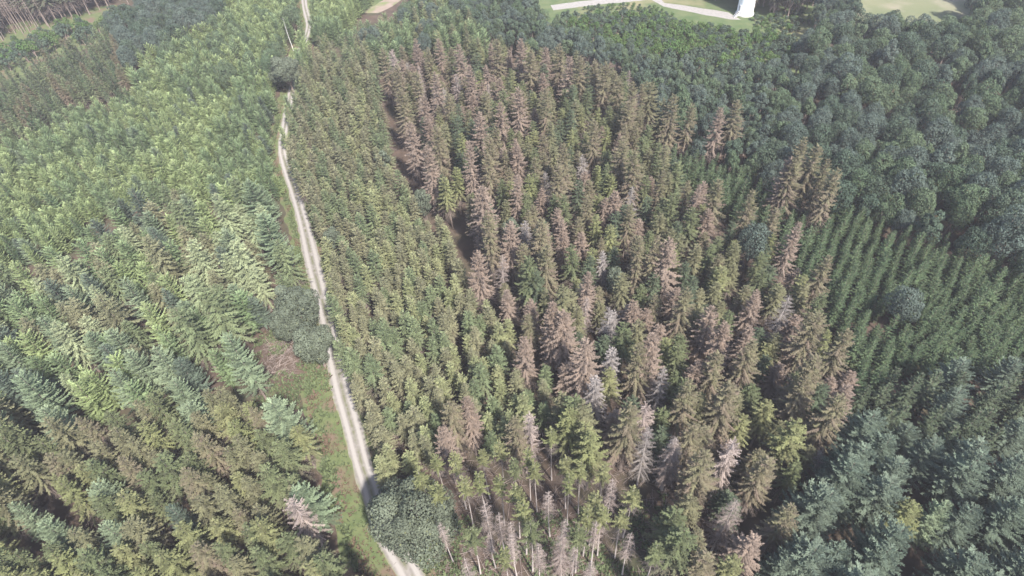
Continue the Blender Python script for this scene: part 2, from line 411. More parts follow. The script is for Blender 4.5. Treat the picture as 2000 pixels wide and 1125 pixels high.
    for i in range(3):
        for mk, look in (('beech', 'dark green'), ('beech_l', 'light green'), ('beech_g', 'grey-green')):
            r = g(1050 + i * 3 + len(mk)); h = 9.5 + i * .6
            m, tr = broadleaf(r, h, 1.9 + .2 * (i % 3), 3.5, 11, 210, .28)
            register('pole_broadleaf_tree', [('trunk', tr, M['bark']), ('crown', m, M[mk])], h, look)
    for i in range(3):
        for mk, look in (('bush', 'fresh green'), ('beech', 'dark green')):
            r = g(1100 + i * 3 + len(mk)); h = 4.2 + i * .6
            m, tr = broadleaf(r, h, 1.5, .6, 9, 70, .32)
            register('young_broadleaf_tree', [('trunk', tr, M['bark']), ('crown', m, M[mk])], h, look)
    r = g(1200); m, tr = broadleaf(r, 12.5, 5.6, 2.2, 30, 1300, .27); register('round_oak_tree', [('trunk', tr, M['bark']), ('crown', m, M['oak'])], 12.5, 'grey-green')
    for i in range(2):
        r = g(1210 + i); m, tr = broadleaf(r, 11 + i, 3.6, 2.2, 24, 700, .27); register('oak_tree', [('trunk', tr, M['bark']), ('crown', m, M['oak'])], 11 + i, 'grey-green')
    for i in range(2):
        r = g(1220 + i); m, tr = broadleaf(r, 12, 2.0, 1.6, 16, 240, .28); register('birch_tree', [('trunk', tr, M['bark']), ('crown', m, M['oak'])], 12, 'grey-green')
    r = g(1230); h = 17; st, p = stem(r, h, .2, .8); cr = snag_crown(r, h, 1.2, 8, p, .9, 3, .1, .5)
    register('bare_birch_tree', [('trunk', st, M['bark_w']), ('crown', cr, M['grey'])], h, 'white')
    for i in range(3):
        r = g(1240 + i); h = 19 + i; st, p = stem(r, h, .16, .4); cr = snag_crown(r, h, 1.3, 9, p, .8, 4, .3, .7)
        register('stripped_spruce_tree', [('trunk', st, M['bark']), ('crown', cr, M['bark'])], h, 'grey stripped')
build_kinds()

# ------------------------------------------------------------------ the setting
def build_ground():
    def axis(lo, hi, step, far):
        a = []; x = lo
        while x <= hi: a.append(x); x += step
        s = step
        while a[-1] < far: s *= 1.6; a.append(a[-1] + s)
        s = step
        while a[0] > -far: s *= 1.6; a.insert(0, a[0] - s)
        return a
    xs, ys = axis(-240, 240, 4, 3500), axis(-20, 320, 4, 3500)
    v = [(x, y, gz(x, y)) for y in ys for x in xs]; n = len(xs)
    f = [(j * n + i, j * n + i + 1, (j + 1) * n + i + 1, (j + 1) * n + i) for j in range(len(ys) - 1) for i in range(n - 1)]
    me = bpy.data.meshes.new('ground'); me.from_pydata(v, [], f); me.materials.append(M['floor'])
    me.polygons.foreach_set('use_smooth', [True] * len(f))
    link('ground', me, kind='structure', label='brown needle litter of the forest floor between the trees')
build_ground()

TRACK_PX = [(842, 1230), (805, 1130), (765, 1060), (738, 1000), (722, 950), (705, 900), (687, 830), (668, 760), (655, 700), (645, 650), (633, 600), (620, 550), (608, 500),
            (594, 440), (574, 370), (556, 315), (551, 285), (557, 245), (565, 200), (575, 150), (586, 105), (600, 65), (603, 45), (597, 20), (594, 0), (590, -60)]
def smooth_line(pts, step=1.5):
    out = []
    for i in range(len(pts) - 1):
        p0, p1, p2, p3 = pts[max(i - 1, 0)], pts[i], pts[i + 1], pts[min(i + 2, len(pts) - 1)]
        n = max(1, int((p2 - p1).length / step))
        for k in range(n):
            t = k / n
            out.append(.5 * ((2 * p1) + (p2 - p0) * t + (2 * p0 - 5 * p1 + 4 * p2 - p3) * t * t + (3 * p1 - p0 - 3 * p2 + p3) * t ** 3))
    return out + [pts[-1]]
TRACK = smooth_line([Vector((*unp(x, y).xy, 0)) for x, y in TRACK_PX])
def strip(name, line, offs, mat, lift, jitter, kind_label, us=None, dz=None):
    v, f, uu = [], [], []; n = len(offs(0)); r = random.Random(len(name))
    for i, p in enumerate(line):
        t = (line[min(i + 1, len(line) - 1)] - line[max(i - 1, 0)]).normalized(); s = Vector((t.y, -t.x, 0))
        o = offs(i)
        for k, a in enumerate(o):
            e = r.uniform(-jitter, jitter) if k in (0, n - 1) else 0
            q = p + s * (a + e); v.append((q.x, q.y, gz(q.x, q.y) + lift + (dz[k] if dz else 0))); uu.append(us[k] if us else 0.)
    for i in range(len(line) - 1):
        for k in range(n - 1): f.append((i * n + k, i * n + k + 1, (i + 1) * n + k + 1, (i + 1) * n + k))
    me = bpy.data.meshes.new(name); me.from_pydata(v, [], f); me.materials.append(mat)
    me.attributes.new('across', 'FLOAT', 'POINT').data.foreach_set('value', uu)
    me.polygons.foreach_set('use_smooth', [True] * len(f))
    return link(name, me, kind='structure', label=kind_label)
HW = 1.6
us = [-1, -.8, -.5, -.25, 0, .25, .5, .8, 1]
def verge_left(y): return 3.0 * (1 - smooth(58, 78, y)) + 2.2
strip('verge', TRACK, lambda i: [-verge_left(TRACK[i].y) - 1.2, -2.2, 0, 1.8, 3.4], M['verge'], .035, .5, 'grass and bracken verge along both sides of the track')
strip('track', TRACK, lambda i: [u * HW * (1 - .3 * smooth(80, 150, TRACK[i].y)) * (1 + .08 * math.sin(i * .31)) for u in us], M['track'], .075, .16, 'pale gravel forest track with two wheel ruts', us,
      [-.03, 0, -.03, 0, .02, 0, -.03, 0, -.03])
def track_dist(p):
    best = 1e9; side = 0; q = Vector((p.x, p.y, 0))
    for i in range(0, len(TRACK) - 1, 2):
        d = (TRACK[i] - q).length_squared
        if d < best: best = d; j = i
    t = (TRACK[min(j + 1, len(TRACK) - 1)] - TRACK[max(j - 1, 0)]).normalized(); s = Vector((t.y, -t.x, 0))
    return math.sqrt(best), s.dot(q - TRACK[j])
def sheet(name, pix, mat, lift, label, rag=.8):
    """a level patch of ground outlined by the photo's pixels, with a ragged outline"""
    base = [unp(x, y) for x, y in pix]; pts = []; r = random.Random(len(pix))
    for i, p in enumerate(base):
        q = base[(i + 1) % len(base)]; n = max(1, int((q - p).length / 3))
        for k in range(n):
            a = p.lerp(q, k / n); pts.append((a.x + r.uniform(-rag, rag), a.y + r.uniform(-rag, rag), gz(a.x, a.y) + lift))
    me = bpy.data.meshes.new(name); me.from_pydata(pts, [], [tuple(range(len(pts)))]); me.materials.append(mat)
    return link(name, me, kind='structure', label=label)
MEADOW = [(1000, 70), (1100, 90), (1180, 110), (1300, 140), (1420, 150), (1580, 150), (1620, 30), (1560, -10), (1440, -30), (1290, -60), (1050, -60), (1000, 0)]
sheet('meadow', MEADOW, M['meadow'], .008, 'grassy clearing around the wind turbine')
sheet('gravel_pad', [(1298, 6), (1330, 10), (1395, 20), (1424, 24), (1446, 38), (1425, 39), (1398, 33), (1340, 21), (1296, 13), (1262, -6), (1278, -12)], M['gravel'], .020, 'pale gravel pad and road in front of the wind turbine', .3)
AR = smooth_line([Vector((*unp(x, y).xy, 0)) for x, y in ((1078, 15), (1110, 11), (1150, 6), (1210, 0), (1262, -6), (1320, -16), (1420, -40))])
strip('access_road', AR, lambda i: [-2.2, 0, 2.2], M['gravel'], .014, .2, 'pale gravel road curving across the far clearing')
sheet('field', [(1630, -60), (1690, 70), (1890, 70), (1935, 0), (1905, -60)], M['field'], .008, 'pale stubble field beyond the broadleaf wood')
sheet('cleared_strip', [(690, 26), (700, 8), (750, -45), (820, -45), (780, 5), (735, 26)], M['cut'], .008, 'pinkish brown cleared strip at the top of the stand')
GS = smooth_line([Vector((*unp(x, y).xy, 0)) for x, y in ((622, 66), (650, 48), (680, 32), (705, 19), (730, 6), (760, -15), (800, -50))])
strip('grass_lane', GS, lambda i: [-1.6, 0, 1.6], M['meadow'], .020, .3, 'narrow mown grass lane crossing the cleared strip')
sheet('far_glade', [(-300, 150), (0, 52), (130, 22), (230, 8), (240, 60), (130, 115), (0, 195), (-300, 300)], M['verge'], .008, 'green glade of bushes in front of the stripped trunks')
SPOT = [(515, 690), (540, 650), (590, 700), (620, 770), (580, 775), (535, 750)]

# ------------------------------------------------------------------ placing trees
ALL = []      # dict(kind, var, pos, scale, rz, tip, hero label)
HEROES = []
def choose(kind, r, looks=None):
    vs = [i for i, v in enumerate(KIND[kind]) if looks is None or v[3] in looks]
    return r.choice(vs)
def put(kind, tip, h, wide=1.0, looks=None, label=None, keep=2.0):
    """a tree whose tip stands at that photo pixel, h metres above the ground"""
    v = choose(kind, rnd, looks); p = unp(tip[0], tip[1], h); s = h / KIND[kind][v][2]; wide *= .86 if 'spruce' in kind else 1
    ALL.append(dict(kind=kind, var=v, pos=p, sc=(s * wide, s * wide, s), rz=rnd.uniform(0, 6.28), h=h, label=label, hero=True, tip=tip))
    HEROES.append((p.x, p.y, keep))
B_, R_, G_ = ['half brown'], ['rust brown'], None
# --- prominent single trees
put('round_oak_tree', (795, 985), 12.5, 1.0, label='large round grey-green oak overhanging the lower end of the gravel track', keep=6.2)
put('oak_tree', (560, 565), 11.5, 1.15, label='rounded grey-green oak left of the track, upper of the clump by the bracken', keep=4)
put('oak_tree', (600, 640), 10.5, .95, label='grey-green oak leaning over the track edge, lowest of its clump', keep=3.5)
put('oak_tree', (545, 605), 9.5, .85, label='small grey-green oak behind the bracken patch, on the clump\'s far side from the track', keep=3)
put('oak_tree', (548, 108), 11.0, 1.2, label='dark round oak standing alone beside the upper track', keep=4)
put('bare_birch_tree', (553, 34), 10.5, label='white-stemmed bare birch above the dark round oak by the upper track')
put('birch_tree', (640, 440), 9, 1.1, label='grey-green birch at the right edge of the track, half way up', keep=2.5)
put('birch_tree', (740, 285), 12, .9, label='grey-green birch inside the slender spruces, farther of two')
put('birch_tree', (818, 360), 12, .9, label='grey-green birch inside the slender spruces, nearer of two')
put('broadleaf_tree', (1480, 445), 13, .75, ['grey-green'], 'pale grey-green broadleaf tree between brown spruces near the young rows', 3)
put('broadleaf_tree', (1782, 570), 11, .8, ['grey-green'], 'round grey-green broadleaf tree standing alone at the edge of the young rows', 3.2)
put('birch_tree', (1205, 515), 11, 1.0, label='dark blue-green birch hidden low among the browning spruces')
put('birch_tree', (995, 415), 13, .8, label='small blue-green birch wedged between the browning spruces')
put('fir_tree', (444, 655), 16.5, .72, ['pale green'], 'pale green fir with a bare leaning trunk above the verge undergrowth', 3)
put('fir_tree', (331, 990), 12, .62, ['blue-green'], 'small bluish fir alone among the yellow-green spruces')
for x, y, h, wd, lk in ((1709, 808, 15, 1.05, 'blue-green'), (1668, 905, 15.5, 1.1, 'blue-green'), (1765, 905, 14, .95, 'blue-green'), (1922, 885, 15, 1.0, 'blue-green'), (1766, 1035, 15, 1.0, 'blue-green'),
                        (1542, 1090, 12, .9, 'blue-green'), (1641, 1070, 12.5, 1.0, 'blue-green'), (1851, 985, 13, .85, 'pale green'), (1905, 990, 13, .9, 'blue-green'), (1830, 860, 12.5, .9, 'blue-green'),
                        (512, 418, 16, .95, 'pale green'), (484, 352, 15, .95, 'pale green'), (256, 368, 13, .9, 'blue-green'), (242, 545, 13, .85, 'pale green'), (302, 680, 13.5, 1.0, 'pale green'), (249, 690, 13, .9, 'pale green'),
                        (78, 620, 13, .9, 'pale green'), (36, 735, 14, .9, 'pale green'), (82, 800, 13, .9, 'pale green'), (82, 1020, 12, .8, 'pale green'), (21, 985, 12, .8, 'pale green'), (130, 560, 12, .8, 'pale green')):
    put('fir_tree', (x, y), h, wd, [lk], keep=3.0)
for x, y, h in ((395, 562, 19), (341, 600, 17.5), (284, 462, 17), (114, 500, 16), (338, 392, 16), (420, 378, 17), (192, 578, 16), (455, 345, 16), (370, 470, 17), (455, 470, 17), (540, 470, 15)):
    put('old_spruce_tree', (x, y), h - 1.5, 1.1, keep=3.2)
browns = [(746,94),(810,76),(835,92),(856,76),(895,85),(774,126),(781,171),(813,140),(849,140),(827,188),(874,181),(916,128),(799,238),(852,245),(835,284),(945,178),(977,199),(934,220),
          (1016,76),(970,76),(1037,96),(1066,91),(1094,85),(1112,110),(1133,110),(1066,171),(1012,171),(1162,117),(1183,121),(1211,149),(1236,160),(1229,199),(1162,235),(955,263),(952,302),(916,277),
          (1101,281),(941,363),(1219,267),(1240,295),(1091,320),(1318,185),(1352,200),(1408,210),(1442,195),(1575,268),(1600,285),(1560,300),(1620,310),(1545,310),(1640,330),
          (995,435),(952,414),(1059,428),(1069,478),(1101,610),(1077,592),(1144,666),(1276,652),(1251,673),(1308,467),(1251,464),(1286,460),(931,492),
          (1407,350),(1471,371),(1517,407),(1563,435),(1623,499),(1343,563),(1392,599),(1417,631),(1471,666),(1403,691),(1602,613),(1659,645),(1599,695),
          (1346,743),(1428,750),(1357,828),(1378,885),(1503,896),(1549,988),(1577,736),(1648,771),(1233,793),(1005,817),(877,784)]
for i, (x, y) in enumerate(browns):
    put('browning_spruce_tree', (x, y), rnd.uniform(15.5, 18.5), rnd.uniform(.85, 1.1), R_ if rnd.random() < .35 else B_, keep=2.3)
for x, y in ((1009, 343), (1148, 531), (1368, 361), (863, 835), (910, 775), (1023, 659)):
    put('browning_spruce_tree', (x, y), 16, .85, R_, keep=2.0)
for x, y, lk in ((1236, 363, 'grey dead'), (1190, 599, 'grey dead'), (1165, 736, 'grey dead'), (1197, 681, 'grey dead'), (1297, 716, 'grey dead'), (1542, 577, 'grey dead'), (1439, 977, 'pinkish dead'), (1034, 810, 'pinkish dead'),
                 (1261, 789, 'pinkish dead'), (1318, 853, 'grey dead'), (1269, 835, 'grey dead'), (1435, 857, 'pinkish dead'), (1321, 857, 'pinkish dead'), (565, 977, 'pinkish dead'), (1098, 1045, 'pinkish dead')):
    put('dead_spruce_tree', (x, y), rnd.uniform(14, 16.5), rnd.uniform(.8, 1.1), [lk], keep=2.3)
for x, y, lk in ((1034, 503, 'green'), (1045, 528, 'dark green'), (1101, 560, 'olive'), (1219, 631, 'green'), (1560, 825, 'yellow-green'), (1272, 160, 'olive'), (1297, 195, 'olive'), (1144, 828, 'yellow-green'), (1155, 850, 'yellow-green'), (1098, 768, 'olive'), (1122, 775, 'green'), (1138, 790, 'olive'), (1112, 800, 'yellow-green'), (1322, 999, 'green'), (1336, 1034, 'green')):
    put('spruce_tree', (x, y), rnd.uniform(14.5, 17), 1.05, [lk], keep=2.3)
thin = [(902,935),(934,924),(973,935),(1005,949),(1020,985),(1034,1024),(917,1034),(984,1073),(1130,1034),(1112,924),(1137,903),(1183,910),(1148,992),(1180,992),(1162,967),(1219,999),(1237,953),
        (1045,906),(1030,878),(1004,899),(1077,839),(941,878),(973,864),(849,888),(817,917),(849,945),(885,888),(1108,896),(1283,1063)]
for x, y in thin:
    put('thinned_spruce_tree', (x, y), rnd.uniform(14, 16), rnd.uniform(.8, 1.0), ['yellow-green'] if rnd.random() < .7 else ['green'], keep=2.0)
for x, y, h in ((945, 977, 16), (860, 1020, 13), (995, 1020, 13), (1105, 1013, 14), (1073, 960, 14), (955, 1040, 12), (975, 1000, 15), (1165, 1020, 14), (1195, 935, 15), (1050, 1060, 15), (1120, 1070, 13), (905, 1090, 14), (1155, 1095, 14), (1000, 1045, 15), (1235, 1040, 14)):
    put('bare_spruce_tree', (x, y), h, 1.0, keep=1.6)

# --- stands: outline of the tree tips in the photo, kinds with their shares, height, spacing
STANDS = [
 ('slender', [(583,110),(600,80),(640,60),(728,95),(736,180),(752,250),(780,335),(850,400),(892,480),(942,560),(1008,640),(1085,720),(1080,800),(960,850),(880,880),(800,920),(735,900),(712,850),(690,750),(660,650),(640,560),(625,480),(590,370),(555,290),(560,200)],
   [('slender_spruce_tree', 1.0, None)], (10.0, 13.5), 3.45),
 ('old', [(745,90),(960,65),(1190,105),(1270,160),(1275,250),(1365,345),(1465,425),(1540,475),(1620,540),(1645,640),(1690,720),(1690,800),(1640,870),(1590,930),(1420,1000),(1320,960),(1260,890),(1160,810),(1105,740),(1030,640),(985,560),(948,480),(915,395),(850,335),(815,250),(785,180)],
   [('spruce_tree', .68, None), ('browning_spruce_tree', .30, None), ('dead_spruce_tree', .02, None)], (11.0, 15.5), 4.0),
 ('old', [(1275,900),(1320,960),(1420,1000),(1560,950),(1600,1000),(1580,1060),(1500,1260),(1310,1260),(1290,1060)], [('spruce_tree', .5, None), ('browning_spruce_tree', .4, None), ('dead_spruce_tree', .1, None)], (12.5, 16), 4.8),
 ('firs', [(1610,850),(1700,800),(1800,850),(2300,870),(2300,1300),(1460,1300),(1560,1090),(1610,1000)], [('fir_tree', .85, ['blue-green']), ('spruce_tree', .15, ['dark green', 'yellow-green'])], (12.0, 14.5), 4.6),
 ('firs', [(1690,730),(1760,700),(2000,690),(2300,690),(2300,870),(1800,850),(1700,810)], [('planted_spruce_tree', .7, ['dark green']), ('fir_tree', .3, ['blue-green'])], (9.5, 12), 3.6),
 ('rows', [(1285,255),(1400,290),(1520,330),(1650,375),(1760,415),(1880,455),(2000,500),(2300,590),(2300,690),(1760,700),(1700,740),(1655,640),(1630,540),(1548,470),(1472,420),(1372,340),(1285,262)], [('planted_spruce_tree', 1., ['green']), ], (7.0, 10.2), (2.55, 2.6)),
 ('wood', [(1560,100),(1540,180),(1500,320),(1520,325),(1760,410),(2000,490),(2300,580),(2300,-60),(1930,-60),(1900,5),(1885,24),(1800,22),(1700,16),(1660,-30),(1640,-70),(1610,-70),(1600,25)],
   [('broadleaf_tree', .86, None), ('pole_broadleaf_tree', .14, None)], (9.0, 15.0), 5.4),
 ('poles', [(900,0),(960,60),(1190,100),(1270,155),(1300,250),(1400,285),(1505,322),(1540,180),(1560,100),(1400,118),(1180,72),(1080,22),(1000,-40),(900,-60)],
   [('pole_broadleaf_tree', .9, None), ('broadleaf_tree', .1, None)], (8.0, 11.5), 3.5),
 ('scrub', [(1090,22),(1160,16),(1230,12),(1290,22),(1340,36),(1420,46),(1540,50),(1580,110),(1400,125),(1180,80)], [('young_broadleaf_tree', 1., None)], (2.2, 4.8), 2.2),
 ('scrub', [(1110,12),(1215,2),(1270,4),(1300,18),(1345,34),(1290,22),(1230,14),(1160,18)], [('young_broadleaf_tree', 1., None)], (.9, 1.8), 1.9),
 ('scrub', [(1470,24),(1560,10),(1590,30),(1560,55),(1480,46)], [('young_broadleaf_tree', 1., None)], (1.0, 3.0), 2.2),
 ('backdrop', [(1250,-160),(1250,-110),(1400,-62),(1440,-58),(1478,-36),(1560,-34),(1640,-50),(1640,-160)], [('spruce_tree', .7, ['dark green']), ('broadleaf_tree', .3, None)], (10, 13), 3.6),
 ('top', [(640,62),(735,95),(800,70),(960,65),(905,0),(900,-70),(820,-70),(770,20),(705,34)], [('larch_tree', .5, ['mid green']), ('slender_spruce_tree', .35, None), ('broadleaf_tree', .15, ['light green', 'grey-green'])], (9.5, 12), 3.6),
 ('top', [(604,50),(606,-60),(740,-60),(690,-5),(670,25),(625,55)], [('larch_tree', 1., None)], (8, 10), 2.9),
 ('larches', [(-300,330),(0,250),(200,180),(330,140),(560,118),(560,200),(548,290),(538,350),(330,350),(200,380),(100,460),(0,500),(-300,560)], [('larch_tree', .84, None), ('planted_spruce_tree', .12, ['green']), ('fir_tree', .04, None)], (5.8, 9.8), 2.95),
 ('far_larches', [(230,125),(300,72),(400,30),(450,-60),(590,-60),(588,100),(560,114),(330,138),(250,145)], [('larch_tree', .9, None), ('broadleaf_tree', .1, ['light green'])], (9, 11.5), 3.9),
 ('far_broadleaves', [(200,40),(240,0),(300,-60),(450,-60),(400,28),(300,68),(240,95)], [('broadleaf_tree', 1., ['dark green', 'grey-green'])], (11, 13.5), 5.8),
 ('far_spruces', [(-300,200),(0,125),(100,80),(205,42),(240,95),(240,130),(100,190),(0,240),(-300,325)], [('slender_spruce_tree', .4, ['green']), ('planted_spruce_tree', .5, ['dark green', 'green']), ('browning_spruce_tree', .10, B_)], (9.0, 12), 3.3),
 ('glade', [(-300,150),(0,65),(130,30),(230,5),(240,30),(100,75),(0,120),(-300,200)], [('young_broadleaf_tree', 1., None)], (3.5, 6), 3.4),
 ('stripped', [(-300,-220),(320,-220),(250,-110),(130,-60),(0,-18),(-300,60)], [('stripped_spruce_tree', .35, None), ('spruce_tree', .65, ['dark green'])], (14, 18), 3.1),
 ('mixed', [(-300,560),(0,500),(100,465),(200,385),(330,352),(540,350),(585,430),(600,500),(530,560),(505,640),(430,700),(340,730),(280,760),(0,800),(-300,840)],
   [('old_spruce_tree', .40, None), ('fir_tree', .22, ['pale green', 'blue-green']), ('larch_tree', .38, None)], (10.5, 15), 4.5),
 ('yellow', [(-300,840),(0,795),(280,765),(330,738),(480,732),(545,790),(600,880),(650,960),(690,1040),(740,1110),(770,1300),(-300,1300)],
   [('bushy_spruce_tree', .84, ['yellow-green', 'olive', 'green']), ('browning_spruce_tree', .11, B_), ('fir_tree', .05, ['pale green'])], (11.5, 14.5), 3.9),
]
FINE = {'slender': .80, 'old': .84, 'rows': .84, 'wood': .82, 'poles': .86, 'larches': .80, 'far_larches': .80, 'far_broadleaves': .8, 'far_spruces': .82, 'mixed': .84, 'yellow': .84, 'top': .82}
def fill():
    r = random.Random(21)
    grid = {}
    for x, y, k in HEROES: grid.setdefault((int(x // 8), int(y // 8)), []).append((x, y, k))
    for sname, poly, kinds, (h0, h1), sp in STANDS:
        sx, sy = sp if isinstance(sp, tuple) else (sp, sp); fine = FINE.get(sname, 1.0); sx *= fine; sy *= fine
        ang = -.62 if sname == 'rows' else (.25 if sname in ('slender', 'larches', 'yellow') else .6)
        jit = .2 if sname == 'rows' else .34
        ca, sa = math.cos(ang), math.sin(ang)
        cx = [unp(x, max(-220, y), h0) for x, y in poly]
        aa = [(p.x * ca + p.y * sa, -p.x * sa + p.y * ca) for p in cx]
        a0, a1 = min(a for a, b in aa), max(a for a, b in aa); b0, b1 = min(b for a, b in aa), max(b for a, b in aa)
        j = 0; b = b0
        while b < b1:
            a = a0 + (.5 * sx if j % 2 and sname != 'rows' else 0)
            while a < a1:
                u = a + r.uniform(-jit, jit) * sx; v = b + r.uniform(-jit, jit) * sy
                x, y = u * ca - v * sa, u * sa + v * ca
                k = r.random(); kind = kinds[-1]
                acc = 0
                nz = noise.noise(Vector((x * .045, y * .045, 3.7))) * .45
                for c in kinds:
                    acc += c[1]
                    if k + (nz if sname in ('old', 'mixed') else 0) < acc: kind = c; break
                h = r.triangular(h0 * .9, h1 * 1.06, (h0 + h1) / 2)
                if kind[0] == 'browning_spruce_tree' and h1 > 15.5: h = min(18.5, h + 1.5)
                if kind[0] == 'larch_tree' and h > 12.5: h = r.uniform(9, 12)
                tone = noise.noise(Vector((x * .03 + 9, y * .03, 1)))
                h *= (1 + .08 * tone) * (.35 + .65 * fine if sname != 'yellow' else 1)
                a += sx
                p = Vector((x, y, gz(x, y))); t = prj(p + Vector((0, 0, h)))
                if not inside(poly, t[0], t[1]): continue
                if y < 12 or y > 420: continue
                td, side = track_dist(p)
                if td < (HW + (.5 if p.y < 85 else .1) if side > 0 else HW + 1.3): continue
                if side < 0 and td < verge_left(p.y) + .3: continue
                if inside(SPOT, *prj(p)): continue
                g0 = (int(x // 8), int(y // 8)); bad = False
                for gx in (-1, 0, 1):
                    for gy in (-1, 0, 1):
                        for hx, hy, hk in grid.get((g0[0] + gx, g0[1] + gy), ()):
                            if (hx - x) ** 2 + (hy - y) ** 2 < hk * hk: bad = True
                if bad: continue
                looks = kind[2]
                if kind[0] == 'larch_tree' and looks is None: looks = ['pale green'] if noise.noise(Vector((x * .07, y * .07, 5))) + r.uniform(-.3, .3) > -.05 else ['mid green']
                vi = choose(kind[0], r, looks); s = h / KIND[kind[0]][vi][2]; wd = r.uniform(.9, 1.2) * fine
                if s < .8: wd *= 1 + (.8 - s) * .8
                ALL.append(dict(kind=kind[0], var=vi, pos=p, sc=(s * wd, s * wd, s), rz=r.uniform(0, 6.28), tilt=(r.gauss(0, .028), r.gauss(0, .028)), h=h, label=None, hero=False, tip=t, stand=sname))
            b += sy; j += 1
fill()

# ------------------------------------------------------------------ individuals and masses
ONES = 'zero one two three four five six seven eight nine ten eleven twelve thirteen fourteen fifteen sixteen seventeen eighteen nineteen'.split()
TENS = '- - twenty thirty forty fifty sixty seventy eighty ninety'.split()
def word(n): return ONES[n] if n < 20 else TENS[n // 10] + ('-' + ONES[n % 10] if n % 10 else '')
NOUN = {'bushy_spruce_tree': 'bushy spruce', 'slender_spruce_tree': 'slender spruce', 'spruce_tree': 'spruce', 'browning_spruce_tree': 'drought-browned spruce', 'dead_spruce_tree': 'spruce', 'thinned_spruce_tree': 'thin-crowned spruce', 'bare_spruce_tree': 'spruce stem',
        'planted_spruce_tree': 'young spruce', 'larch_tree': 'larch', 'fir_tree': 'fir', 'old_spruce_tree': 'broad old spruce', 'broadleaf_tree': 'broadleaf tree', 'pole_broadleaf_tree': 'narrow broadleaf', 'young_broadleaf_tree': 'bushy sapling', 'round_oak_tree': 'oak',
        'oak_tree': 'oak', 'birch_tree': 'birch', 'bare_birch_tree': 'birch', 'stripped_spruce_tree': 'spruce trunk'}
CAT = {'bushy_spruce_tree': 'spruce', 'slender_spruce_tree': 'spruce', 'spruce_tree': 'spruce', 'browning_spruce_tree': 'brown spruce', 'dead_spruce_tree': 'dead tree', 'thinned_spruce_tree': 'spruce', 'bare_spruce_tree': 'dead tree', 'planted_spruce_tree': 'young spruce',
       'larch_tree': 'larch', 'fir_tree': 'fir', 'old_spruce_tree': 'spruce', 'broadleaf_tree': 'broadleaf tree', 'pole_broadleaf_tree': 'broadleaf tree', 'young_broadleaf_tree': 'sapling', 'round_oak_tree': 'oak', 'oak_tree': 'oak', 'birch_tree': 'birch', 'bare_birch_tree': 'birch', 'stripped_spruce_tree': 'dead tree'}
GROUP = {'bushy_spruce_tree': 'bushy spruces of the near stand', 'slender_spruce_tree': 'slender spruces of the dense strip beside the track', 'spruce_tree': 'living spruces of the old stands', 'browning_spruce_tree': 'spruces turning brown', 'dead_spruce_tree': 'dead spruces in the stands',
         'thinned_spruce_tree': 'thinned spruces on bare stems', 'bare_spruce_tree': 'leafless stems in the thinned stand', 'planted_spruce_tree': 'young spruces planted in rows', 'larch_tree': 'larches left of the track', 'fir_tree': 'broad firs',
         'old_spruce_tree': 'broad old spruces left of the track', 'broadleaf_tree': 'crowns of the broadleaf wood', 'pole_broadleaf_tree': 'small crowns between the spruces and the turbine', 'young_broadleaf_tree': 'saplings of the clearings', 'oak_tree': 'oaks beside the track', 'birch_tree': 'birches among the spruces',
         'stripped_spruce_tree': 'stripped trunks at the far corner'}
WHERE = {'slender': 'beside the track', 'old': 'of the middle stand', 'firs': 'in the near corner wood', 'rows': 'of the planted rows', 'wood': 'of the broadleaf wood', 'poles': 'above the middle stand', 'scrub': 'near the turbine', 'backdrop': 'behind the turbine', 'top': 'at the stand\'s top',
         'larches': 'of the young plantation', 'far_larches': 'beyond the plantation', 'far_broadleaves': 'of the dark band', 'far_spruces': 'of the far stand', 'glade': 'in the far glade', 'stripped': 'of the far stand', 'mixed': 'of the mixed wood', 'yellow': 'of the near stand'}
MASS = {'slender_spruce_tree': 'spruce_forest', 'planted_spruce_tree': 'planted_forest', 'larch_tree': 'larch_forest', 'broadleaf_tree': 'broadleaf_forest'}
LIMIT = 300
def place():
    by = {}
    for d in ALL:
        d['size'] = d['h'] / (d['pos'] - cam.location).length
        by.setdefault(d['kind'], []).append(d)
    used = set(); n_ind = 0
    for kind, L in by.items():
        inview = [d for d in L if 4 < d['tip'][0] < 1996 and 3 < d['tip'][1] < 1122]
        inview.sort(key=lambda d: (not d['hero'], -d['size']))
        ind = inview[:LIMIT]; ids = {id(d) for d in ind}
        rest = [d for d in L if id(d) not in ids]
        for d in ind:
            meshes, src, h, look = KIND[kind][d['var']]
            root = bpy.data.objects.new(kind, None); col.objects.link(root)
            root.empty_display_size = .2
            root.location = d['pos']; root.rotation_euler = (*d.get('tilt', (0, 0)), d['rz']); root.scale = d['sc']
            for nm, me in meshes: link(nm, me, root)
            lab = d['label']
            if lab is None:
                x = min(99, max(1, round(d['tip'][0] / 20))); y = min(99, max(1, round(d['tip'][1] / 11.25)))
                wh = WHERE.get(d.get('stand'), '')
                lab = f"{look} {NOUN[kind]} {wh}, tip {word(x)} percent across, {word(y)} down".replace(' ,', ',')
                if lab in used:
                    k = int(d['tip'][0] / 2) % 10; x = min(99, int(d['tip'][0] / 20))
                    lab = f"{look} {NOUN[kind]} {wh}, tip {word(x)} point {word(k)} percent across, {word(y)} down".replace(' ,', ',')
                if lab in used:
                    k2 = int(d['tip'][1] / 1.125) % 10; y = min(99, int(d['tip'][1] / 11.25))
                    lab = f"{look} {NOUN[kind]} {wh}, {word(x)} point {word(k)} percent across, {word(y)} point {word(k2)} down".replace(' ,', ',')
            used.add(lab); root['label'] = lab; root['category'] = CAT[kind]
            if len(L) > 1: root['group'] = GROUP[kind]
            n_ind += 1
        if rest: mass(kind, rest)
    print('TREES', len(ALL), 'individual', n_ind, {k: len(v) for k, v in by.items()})
